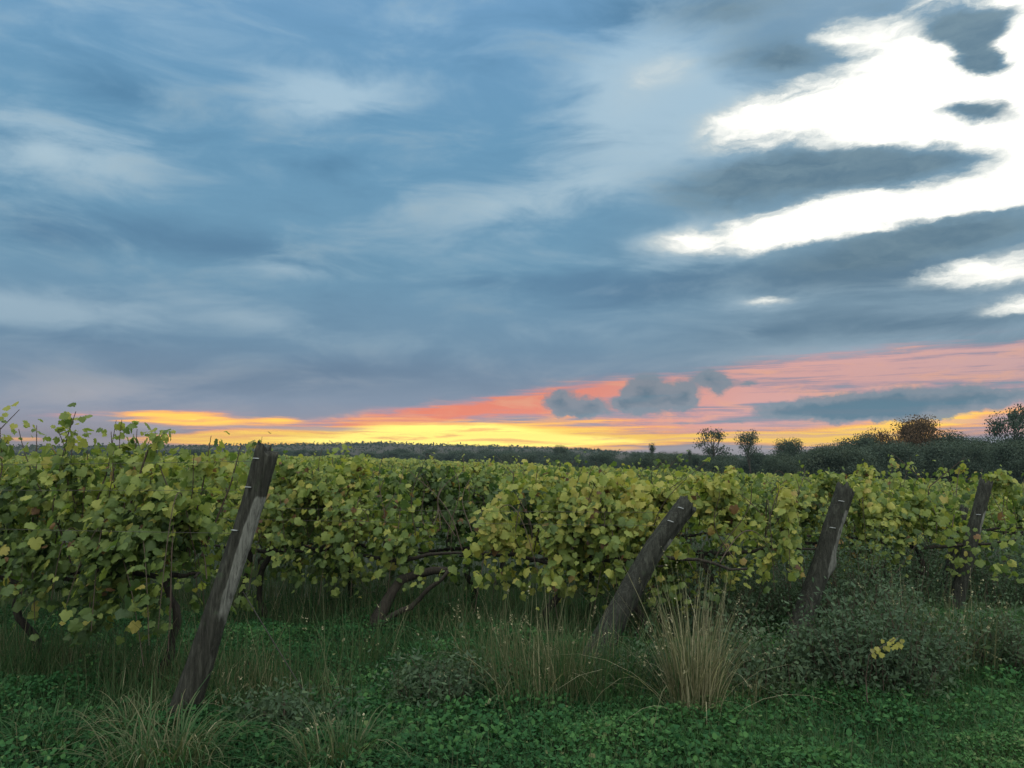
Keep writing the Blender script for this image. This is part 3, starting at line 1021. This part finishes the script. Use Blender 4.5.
# ------------------------------------------------------------------ posts
def post(points, widths, Y0, Y1, label, mat, seed, knot=None, staples=(), name='fence_post', wear=(.4, .8, .9)):
    """a split, weathered post through picture points (bottom to top), its depth going from Y0 to Y1"""
    rng = np.random.default_rng(seed)
    n = len(points)
    ctr = np.array([at_depth(px, py, Y0 + (Y1 - Y0) * i / (n - 1)) for i, (px, py) in enumerate(points)])
    dd = np.linspace(Y0, Y1, n)
    rad = np.array(widths) * dd / FPX / 2
    lowest = ctr[0].copy()
    dirn = norm(ctr[1] - ctr[0])
    if lowest[2] > -.08:
        ext = lowest - dirn * (lowest[2] + .12) / dirn[2]
        ctr = np.vstack([ext, ctr])
        rad = np.insert(rad, 0, rad[0] * 1.05)
    root = ctr[0].copy()
    root[2] = 0
    M = 54
    s0 = np.linspace(0, 1, len(ctr))
    s = np.linspace(0, 1, M)
    C = np.stack([np.interp(s, s0, ctr[:, k]) for k in range(3)], 1)
    C[1:-1] = (C[:-2] + 2 * C[1:-1] + C[2:]) / 4
    r = np.interp(s, s0, rad)
    seg = 36
    an = np.arange(seg) / seg * 2 * math.pi
    prof = 1 + .07 * np.cos(an * 2 + rng.uniform(0, 6)) + .05 * np.cos(an * 3 + rng.uniform(0, 6)) + rng.normal(0, .03, seg)
    V = []
    ax = norm(C[-1] - C[0])
    right = norm(np.cross(ax, np.array([0, 1., 0])))
    right = right if right[0] > 0 else -right
    fwd = norm(np.cross(right, ax))
    wob = np.cumsum(rng.normal(0, .012, (M, seg)), 0)
    wob -= wob.mean(0)
    # drying cracks and lost slivers
    for _ in range(9):
        a0, i0, ln, dp = rng.integers(0, seg), rng.integers(0, M), rng.integers(10, 34), rng.uniform(.06, .17)
        for q_ in range(ln):
            ii_ = i0 + q_
            if ii_ < M:
                e_ = dp * math.sin(math.pi * (q_ + .5) / ln)
                aa_ = int(round(a0 + .06 * q_))
                wob[ii_, aa_ % seg] -= e_
                wob[ii_, (aa_ + 1) % seg] += e_ * .25
    for i in range(M):
        rr = r[i] * (prof + wob[i] + rng.normal(0, .014, seg))
        if knot:
            g = math.exp(-((s[i] - knot[0]) / .045) ** 2)
            rr = rr * (1 + knot[1] * g * np.clip(np.cos(an), 0, 1) ** 3)
        tilt = np.zeros(seg)
        if i == M - 1:
            tilt = -.28 * r[i] * np.cos(an) + rng.normal(0, .010, seg) + .022 * np.sin(an * 3 + seed) + .016 * np.sin(an * 7 + seed * 2)
        V += list(C[i] + rr[:, None] * (np.cos(an)[:, None] * right + np.sin(an)[:, None] * fwd) + tilt[:, None] * ax)
    F = []
    for i in range(M - 1):
        for k in range(seg):
            k2 = (k + 1) % seg
            F.append((i * seg + k, i * seg + k2, (i + 1) * seg + k2, (i + 1) * seg + k))
    top = (M - 1) * seg
    V.append(C[-1] - ax * .004)
    ci = len(V) - 1
    V = np.array(V) - root
    # the sawn or broken top, a little hollow
    F3 = [(top + k, top + (k + 1) % seg, ci) for k in range(seg)]
    me = bpy.data.meshes.new(name)
    me.from_pydata([tuple(v) for v in V], [], F + F3)
    for p_ in me.polygons:
        p_.use_smooth = len(p_.vertices) == 4
    me.materials.append(mat)
    wr = np.zeros((M, seg))
    for i in range(M):
        h = np.clip((s[i] - wear[0]) / .22, 0, 1) * np.clip((wear[1] - s[i]) / .05 + .5, 0, 1)
        wr[i] = np.clip((np.cos(an - .45) - .30) * 1.8, 0, 1) * h * wear[2]
    a_ = me.attributes.new('wear', 'FLOAT', 'POINT')
    a_.data.foreach_set('value', np.append(wr.ravel(), 0).astype(np.float32))
    me.update()
    o = link(name, me)
    o.location = Vector(root)
    tag(o, label, 'post', 'leaning end posts of the vine rows')
    for sp in staples:
        i = int(sp * (M - 1))
        c = C[i] - root - fwd * 0
        front = -1 if fwd[1] > 0 else 1
        T = Tubes()
        p0 = c + front * fwd * (r[i] * 1.06) - right * r[i] * .72
        p1 = c + front * fwd * (r[i] * 1.20) - right * r[i] * .25 + ax * .008
        T.add([p0 - front * fwd * .02, p0, p1, p1 - front * fwd * .025], [.003, .004, .004, .003], 6)
        link('staple', T.mesh('staple', M_STAPLE), o)
    return o, C


p1, C1 = post([(180, 722), (199, 668), (217, 610), (236, 555), (254, 500), (268, 450)], [30, 27, 24, 23, 23, 23], 5.15, 5.25,
              'tallest and nearest leaning post, dark bark left and bare pale wood right', M_POST, 1, staples=(.74, .87, .97), wear=(.34, .86, 1.0))
p2, C2 = post([(596, 656), (616, 618), (633, 586), (652, 552), (670, 527), (688, 504)], [25, 24, 22, 20, 20, 20], 6.45, 6.65,
              'crooked dark post leaning steepest, behind the pale tall grass tuft', M_POST_DARK, 2, staples=(.86, .96), wear=(.55, .8, .55))
p3, C3 = post([(792, 648), (802, 620), (814, 588), (825, 556), (835, 522), (846, 489)], [20, 20, 19, 18, 17, 17], 7.4, 7.6,
              'post with a pale bare knot on its right side, foot hidden in weed bush', M_POST_DARK, 3, knot=(.64, .42), staples=(.80, .93), wear=(.50, .90, 1.0))
p4, C4 = post([(946, 652), (954, 615), (963, 575), (970, 545), (978, 515), (986, 483)], [14, 14, 13, 12, 11, 11], 8.7, 8.9,
              'rightmost thin post with a pale split down its right edge', M_POST_DARK, 4, staples=(.8,), wear=(.55, .85, .95))
p5, C5 = post([(930, 650), (939, 615), (947, 580), (954, 550), (959, 528), (964, 508)], [11, 10, 9, 9, 8, 7], 9.2, 9.4,
              'shorter dark post just left of and behind the rightmost post', M_POST_DARK, 5, wear=(.5, .6, 0))


# ------------------------------------------------------------------ wires
def wire(a, b, label, sag=.02, r=.0014, name='trellis_wire', n=14, cat='wire', grp='wires of the trellis'):
    T = Tubes()
    a, b = np.array(a, float), np.array(b, float)
    pts = [a + (b - a) * t - np.array([0, 0, sag * 4 * t * (1 - t)]) for t in np.linspace(0, 1, n)]
    T.add(pts, r, 5)
    o = link(name, T.mesh(name, M_WIRE))
    return tag(o, label, cat, grp)


def row_wires(C, idx, names, row_len=9.0):
    for f, lab in zip(idx, names):
        c = C[int(f * (len(C) - 1))]
        a = c + U * .06 + np.array([0, -.10, 0])
        z = c[2] - .02
        b = c + U * row_len
        b[2] = z
        wire(a, b, lab, sag=.03)


row_wires(C1, (.97, .87, .74), ['top wire of the front row, running left from the head of the tallest post',
                                'second wire of the front row below the head of the tallest post', 'third wire of the front row at shoulder height on the tallest post'])
row_wires(C2, (.96, .86), ['top wire running left from the crooked dark post', 'lower wire running left from the crooked dark post'])
row_wires(C3, (.93, .80), ['top wire running left from the post with the pale knot', 'lower wire running left from the post with the pale knot'])
ga = at_depth(243, 592, 5.02)
gb = on_ground(318, 712)
wire(ga, (gb.x, gb.y, -.02), 'slanting guy wire from the tallest post down into the grass', sag=.0, r=.0036, name='guy_wire', grp=None)


# ------------------------------------------------------------------ grass
def blades(P, H, lean_dir, lean, width, tints, rng, droop=.5, nseg=5):
    """tapering bent ribbons of grass rooted at P"""
    n = len(P)
    s = np.linspace(0, 1, nseg + 1)
    ld = norm(np.stack([np.cos(lean_dir), np.sin(lean_dir), np.zeros(n)], 1))
    side = np.stack([-ld[:, 1], ld[:, 0], np.zeros(n)], 1)
    tw = rng.uniform(-1, 1, n)[:, None]
    side = norm(side + ld * tw)
    bend = np.broadcast_to(np.asarray(droop, float), (n,))
    horiz = lean[:, None] * (s[None] ** 1.4) * H[:, None]
    vert = H[:, None] * (s[None] - bend[:, None] * s[None] ** 3 * .8)
    C = P[:, None] + ld[:, None] * horiz[..., None] + np.array([0, 0, 1.])[None, None] * vert[..., None]
    w = width[:, None] * (1 - s[None] ** 1.6) * .5 + .0004
    A = C - side[:, None] * w[..., None]
    B = C + side[:, None] * w[..., None]
    V = np.stack([A, B], 2).reshape(n, -1, 3)
    k = (nseg + 1) * 2
    q = np.array([(2 * i, 2 * i + 1, 2 * i + 3, 2 * i + 2) for i in range(nseg)])
    F = (np.arange(n) * k)[:, None, None] + q[None]
    return V.reshape(-1, 3), F.reshape(-1, 4), np.repeat(tints, k)


def tuft(name, label, base, n, h, spread, lean, tint, width, droop, seed, seeds=0, cat='grass tuft', group='tall grass tufts among the posts'):
    rng = np.random.default_rng(seed)
    an = rng.uniform(0, 2 * math.pi, n)
    rr = spread * np.sqrt(rng.random(n))
    P = np.stack([rr * np.cos(an), rr * np.sin(an) * .7, np.zeros(n) - .01], 1)
    H = h * rng.uniform(.45, 1.08, n)
    ln = np.abs(rng.normal(0, lean, n)) + rr / spread * lean * .6
    an2 = an + rng.normal(0, .6, n)
    dr = np.clip(rng.normal(droop, .18, n), 0, 1.1)
    P[:, :2] += rng.normal(0, spread * .25, (n, 2))
    stray = rng.random(n) < .08
    ln = np.where(stray, ln + rng.uniform(.4, 1.0, n), ln)
    dr = np.where(stray, rng.uniform(.5, 1.1, n), dr)
    v, f, t = blades(P, H, an2, ln, width * rng.uniform(.6, 1.3, n), np.clip(rng.normal(tint, .16, n), 0, 1), rng, dr, 7)
    o = link(name, mesh_np(name, v, f, M_GRASS, t))
    o.location = base
    tag(o, label, cat, group)
    if seeds:
        ii = rng.integers(0, n, seeds)
        k = 16
        vv = v.reshape(n, k, 3)
        tips = (vv[ii, 12] + vv[ii, 13]) / 2
        tips2 = vv[ii, 15]
        m = 9
        fr = rng.random((seeds, m, 1))
        c = (tips[:, None] * (1 - fr) + tips2[:, None] * fr).reshape(-1, 3) + rng.normal(0, .005, (seeds * m, 3))
        a, b, tt = cards(c, rng.normal(0, 1, (len(c), 3)), rng.uniform(.007, .016, len(c)), rng.uniform(.75, 1, len(c)), rng)
        link('seed_head', mesh_np('seed_head', a, b, M_GRASS, tt), o)
    return o


tuft('grass_tuft', 'big pale straw coloured tuft of tall grass right of the crooked post', on_ground(695, 730), 400, 1.06, .13, .20, .84, .006, .20, 1, seeds=50)
tuft('grass_tuft', 'drooping green tuft around the foot of the tallest post', on_ground(162, 778), 320, .62, .22, .45, .46, .009, .75, 2)
tuft('grass_tuft', 'low straw and green tuft beside the end of the guy wire', on_ground(338, 778), 280, .54, .17, .42, .52, .008, .6, 3, seeds=12)
tuft('grass_tuft', 'brown thin grass tuft left of the crooked post', on_ground(548, 712), 460, .82, .32, .22, .60, .005, .25, 4, seeds=24)
tuft('grass_tuft', 'wispy brown tuft below the bright wide vine', on_ground(500, 690), 320, .78, .32, .22, .60, .005, .25, 5, seeds=20)
tuft('grass_tuft', 'dull grassy tuft against the foot of the crooked post', on_ground(610, 712), 420, .72, .30, .3, .40, .006, .25, 6)
tuft('grass_tuft', 'dark withered tuft under the left edge vine', on_ground(22, 690), 360, .62, .25, .32, .42, .006, .35, 7)
tuft('grass_tuft', 'thin upright stalks in front of the big leaved vine', on_ground(108, 716), 26, .62, .22, .18, .62, .005, .08, 8)
tuft('grass_tuft', 'tall grey brown tuft around the foot of the rightmost post', on_ground(955, 672), 300, .75, .30, .22, .52, .006, .15, 9, seeds=60)
tuft('grass_tuft', 'pale bent stalks at the right of the weed bush', on_ground(905, 690), 50, .95, .16, .2, .66, .006, .25, 10, seeds=14)
tuft('grass_tuft', 'brown tuft beneath the sloping vine beside its trunk', on_ground(452, 676), 240, .62, .34, .28, .42, .005, .3, 11, seeds=14)
tuft('grass_tuft', 'dim dry tuft under the trunks right of the first post', on_ground(362, 668), 220, .60, .34, .28, .38, .005, .3, 12, seeds=10)
tuft('grass_tuft', 'tangled dry tuft leaning against the right side of the tallest post', on_ground(222, 716), 150, .48, .16, .35, .55, .006, .35, 13, seeds=14)

tuft('grass_tuft', 'matted brown tuft tight against the left side of the tallest post foot', on_ground(140, 738), 240, .42, .20, .4, .56, .006, .6, 14)
tuft('grass_tuft', 'upright mixed tuft left of the crooked post foot', on_ground(575, 700), 260, .66, .20, .24, .60, .005, .3, 15, seeds=20)
tuft('grass_tuft', 'short straw tuft between the straw clump and the weed bush', on_ground(745, 708), 200, .44, .22, .4, .62, .006, .5, 16)
tuft('grass_tuft', 'bent green tuft at the lower left corner', on_ground(50, 758), 220, .42, .22, .45, .42, .008, .7, 17)


# ------------------------------------------------------------------ weeds
def weed_bush(label, base, n, h, rad, seed, pale=.0, flowers=0):
    rng = np.random.default_rng(seed)
    T = Tubes()
    Ps = []
    for i in range(n):
        an = rng.uniform(0, 2 * math.pi)
        rr = rad * math.sqrt(rng.random())
        ln = rng.normal(0, .22, 2)
        hh = h * rng.uniform(.40, 1.25) * (1 - .30 * (rr / rad) ** 2)
        b = np.array([rr * math.cos(an) * .75, rr * math.sin(an) * .6, -.02])
        t = b + np.array([rr * math.cos(an) * .3 + ln[0] * hh, ln[1] * hh, hh])
        mid = (b + t) / 2 + rng.normal(0, .03, 3)
        q = [b, mid, t]
        T.add(q, [.004, .003, .0015], 4, cap=False)
        for j in range(70):
            f = rng.uniform(.12, 1)
            p = b + (t - b) * f + rng.normal(0, .035 + .04 * f, 3)
            Ps.append(p)
    P = np.array(Ps)
    m = len(P)
    v, f, t = cards(P, rng.normal(0, 1, (m, 3)) + np.array([0, -.3, .6]), rng.uniform(.022, .054, m), np.clip(rng.normal(.42 + pale, .10, m), 0, .86), rng, .5)
    o = empty('weed_bush', base)
    tag(o, label, 'weed', 'weeds among the posts')
    link('stem', T.mesh('stem', M_CANE), o)
    link('foliage', mesh_np('foliage', v, f, M_WEED, t), o)
    if flowers:
        c = P[rng.integers(0, m, flowers // 2 + 2)]
        c = c[c[:, 2] > h * .5]
        c = np.repeat(c, 6, 0) + rng.normal(0, .022, (len(c) * 6, 3))
        a, b2, tt = cards(c, rng.normal(0, 1, (len(c), 3)), rng.uniform(.008, .015, len(c)), np.full(len(c), .90), rng)
        link('flower', mesh_np('flower', a, b2, M_WEED, tt), o)
    return o


weed_bush('broad grey green weed bush hiding the foot of the knotted post', on_ground(872, 698), 190, .64, .56, 1, .0, 40)
weed_bush('tall grey green weeds under the golden green vine end', (1.62, 7.75, 0), 130, .88, .75, 11, .02, 30)
weed_bush('tall dull weeds behind the knotted post, below the dull green vine', (3.15, 8.15, 0), 150, .90, .85, 12, .03, 40)
weed_bush('tall weeds beneath the yellowish last vine of the fourth row', (4.1, 9.1, 0), 140, .85, .8, 13, .0, 30)
weed_bush('tall brownish weeds in the rows beyond the rightmost post', (5.6, 9.6, 0), 150, .80, .9, 14, .03, 20)
weed_bush('dim weed bush left of the knotted post, behind the straw tuft', on_ground(768, 698), 90, .50, .46, 2, .03, 24)
weed_bush('weed bush between the knotted post and the rightmost post', on_ground(905, 682), 80, .62, .42, 3, .04, 20)
weed_bush('low dark weeds at the foot of the crooked post', on_ground(640, 700), 60, .42, .36, 4, -.04)
weed_bush('low weeds right of the rightmost post at the edge of the scene', on_ground(1015, 672), 60, .55, .40, 5, .0, 10)
weed_bush('low weeds with tiny pale flowers left of the guy wire end', on_ground(292, 735), 40, .26, .30, 6, .06, 18)
weed_bush('leafy weeds in front of the sloping vine', on_ground(445, 702), 50, .32, .42, 7, .0, 6)
# the one yellow sprig
sb = at_depth(866, 650, 5.35)
rng = np.random.default_rng(9)
T = Tubes()
stem = [(0, 0, -sb.z), (.0, .02, -sb.z * .4), (.02, 0, -.03), (.10, -.01, .025), (.19, -.01, .075), (.24, 0, .10)]
T.add(stem, [.004, .0035, .003, .0025, .002, .001], 5)
spr = empty('yellow_sprig', (sb.x, sb.y, 0))
tag(spr, 'arching sprig of bright yellow leaves in front of the weed bush', 'sprig')
me_ = T.mesh('stem', M_CANE)
for v_ in me_.vertices:
    v_.co.z += sb.z
link('stem', me_, spr)
q = np.linspace(0, 1, 17)
P = np.stack([.03 + q * .20, rng.normal(-.02, .012, 17), q * .10 + rng.normal(0, .020, 17) + sb.z - .02], 1)
v, f, t = leaves(P, np.stack([rng.normal(0, .3, 17), -np.ones(17), rng.uniform(.2, .8, 17)], 1), np.stack([rng.normal(0, .5, 17), np.zeros(17), -np.ones(17)], 1),
                 rng.uniform(.020, .038, 17), rng.uniform(.94, 1.0, 17), rng, LEAFS)
link('foliage', mesh_np('foliage', v, f, M_WEED, t), spr)

# ------------------------------------------------------------------ ground cover: one mass nobody could count
rng = np.random.default_rng(55)


def scatter(n, y0, y1, margin=2.6, pw=1.0):
    y = y0 + (y1 - y0) * rng.random(n) ** pw
    half = .66 * y + margin
    x = rng.uniform(-1, 1, n) * half
    return x, y


def mound(x, y):
    return .5 + .3 * np.sin(x * 2.3 + 1.3 * np.sin(y * 1.9)) * np.sin(y * 2.9 + .8 * np.sin(x * 3.1)) + .2 * np.sin(x * 6.1 + 2 * np.sin(y * 4.3)) * np.sin(y * 7.7 + np.sin(x * 5.1))


def patchy(x, y):
    return .5 + .25 * np.sin(x * .9 + 2 + np.sin(y * 1.3)) + .25 * np.sin(x * 2.1 - y * 1.7)


def in_row_strip(x, y):
    """1 under the vines, 0 on the mown headland in front of the row ends"""
    s = -(U[0] * x + U[1] * y)
    nd_ = W[0] * x + W[1] * y
    s_lim = SB[1] + (nd_ - NB[1]) * .86
    return np.clip((s_lim + .7 - s) / .8, 0, 1) * np.clip((nd_ - NB[1] + .9) / .8, 0, 1)


N1 = 430000
x, y = scatter(N1, 3.2, 9.0, pw=1.35)
md = mound(x, y)
st = in_row_strip(x, y)
z = ground_height(x, y) + (.02 + .20 * rng.random(N1) ** .6 * (.12 + md ** 1.6)) * (1 + .3 * st)
P = np.stack([x, y, z], 1)
Nn = rng.normal(0, .6, (N1, 3)) + np.array([0, -.15, 1.0])
sz = rng.uniform(.012, .030, N1) * (.8 + .5 * patchy(x, y))
tn = np.clip(.46 + .30 * (patchy(x * 1.3 + 4, y * 1.1) - .5) + .42 * (md - .5) + rng.normal(0, .12, N1) + .14 * np.clip(x / 4, -1, 1), 0, .95)
tn = np.where(rng.random(N1) < .006, 1.0, tn)
v, f, t = cards(P, Nn, sz, tn, rng)
tag(link('ground_cover', mesh_np('ground_cover', v, f, M_COVER, t)), 'dark green clover and low herbs carpeting the headland', 'ground cover', kind='stuff')

N2 = 310000
x, y = scatter(N2, 3.2, 10.5, pw=1.25)
pr = np.clip(.35 + .5 * np.clip(x / 4, -.6, 1) + .5 * (patchy(x, y) - .5), .12, 1)
k = rng.random(N2) < pr
x, y = x[k], y[k]
n = len(x)
P = np.stack([x, y, ground_height(x, y) - .01], 1)
v, f, t = blades(P, rng.uniform(.07, .26, n) * (.6 + .8 * mound(x, y)), rng.uniform(0, 6.28, n), np.abs(rng.normal(.3, .25, n)), rng.uniform(.003, .0065, n),
                 np.clip(rng.normal(.36, .12, n), 0, .8), rng, rng.uniform(0, .6, n), 3)
tag(link('grass', mesh_np('grass', v, f, M_GRASS, t)), 'short meadow grass mixed through the clover, brightest at the lower right', 'grass', kind='stuff')

# broader leaved herbs standing a little above the rest
N4 = 6800
x, y = scatter(N4, 3.3, 8.4, pw=1.3)
k = rng.random(N4) < .25 + .75 * (patchy(x * 1.7, y * 1.9) > .55)
x, y = x[k], y[k]
P0 = np.stack([x, y, ground_height(x, y) + .06], 1)
P = np.repeat(P0, 7, 0)
n = len(P)
P = P + rng.normal(0, .035, (n, 3)) * np.array([1, 1, .8]) + np.array([0, 0, .05])
v, f, t = leaves(P, rng.normal(0, .55, (n, 3)) + np.array([0, -.2, 1.0]), rng.normal(0, 1, (n, 3)) + np.array([0, 0, -.2]), rng.uniform(.020, .050, n),
                 np.clip(rng.normal(.66, .14, n), 0, .97), rng, np.array([(0, .4), (0, 0), (.26, .25), (.32, .6), (0, 1), (-.32, .6), (-.26, .25)]))
tag(link('broad_leaved_herbs', mesh_np('broad_leaved_herbs', v, f, M_COVER, t)), 'paler broad leaved herbs dotted through the clover', 'ground cover', kind='stuff')

# rank grass under and between the rows
N3 = 270000
x, y = scatter(N3, 4.6, 22.0, pw=1.9)
st = in_row_strip(x, y)
nd_ = W[0] * x + W[1] * y
ph = np.minimum.reduce([np.abs(nd_ - r) for r in (ROW1, ROW2, ROW3, ROW4)])
near_row = np.exp(-(ph / .38) ** 2)
k = rng.random(N3) < st * (.30 + .7 * near_row)
x, y, nr = x[k], y[k], near_row[k]
n = len(x)
P = np.stack([x, y, ground_height(x, y) - .01], 1)
hh = rng.uniform(.10, .34, n) + nr * rng.uniform(.0, .85, n) * rng.random(n)
v, f, t = blades(P, hh, rng.uniform(0, 6.28, n), np.abs(rng.normal(.25, .2, n)), rng.uniform(.0025, .005, n),
                 np.clip(rng.normal(.34, .13, n) + .42 * nr * rng.random(n) ** 1.5, 0, .9), rng, rng.uniform(0, .6, n), 4)
tag(link('undergrowth', mesh_np('undergrowth', v, f, M_GRASS, t)), 'rank dull grass growing under the vines and between the rows', 'grass', kind='stuff')
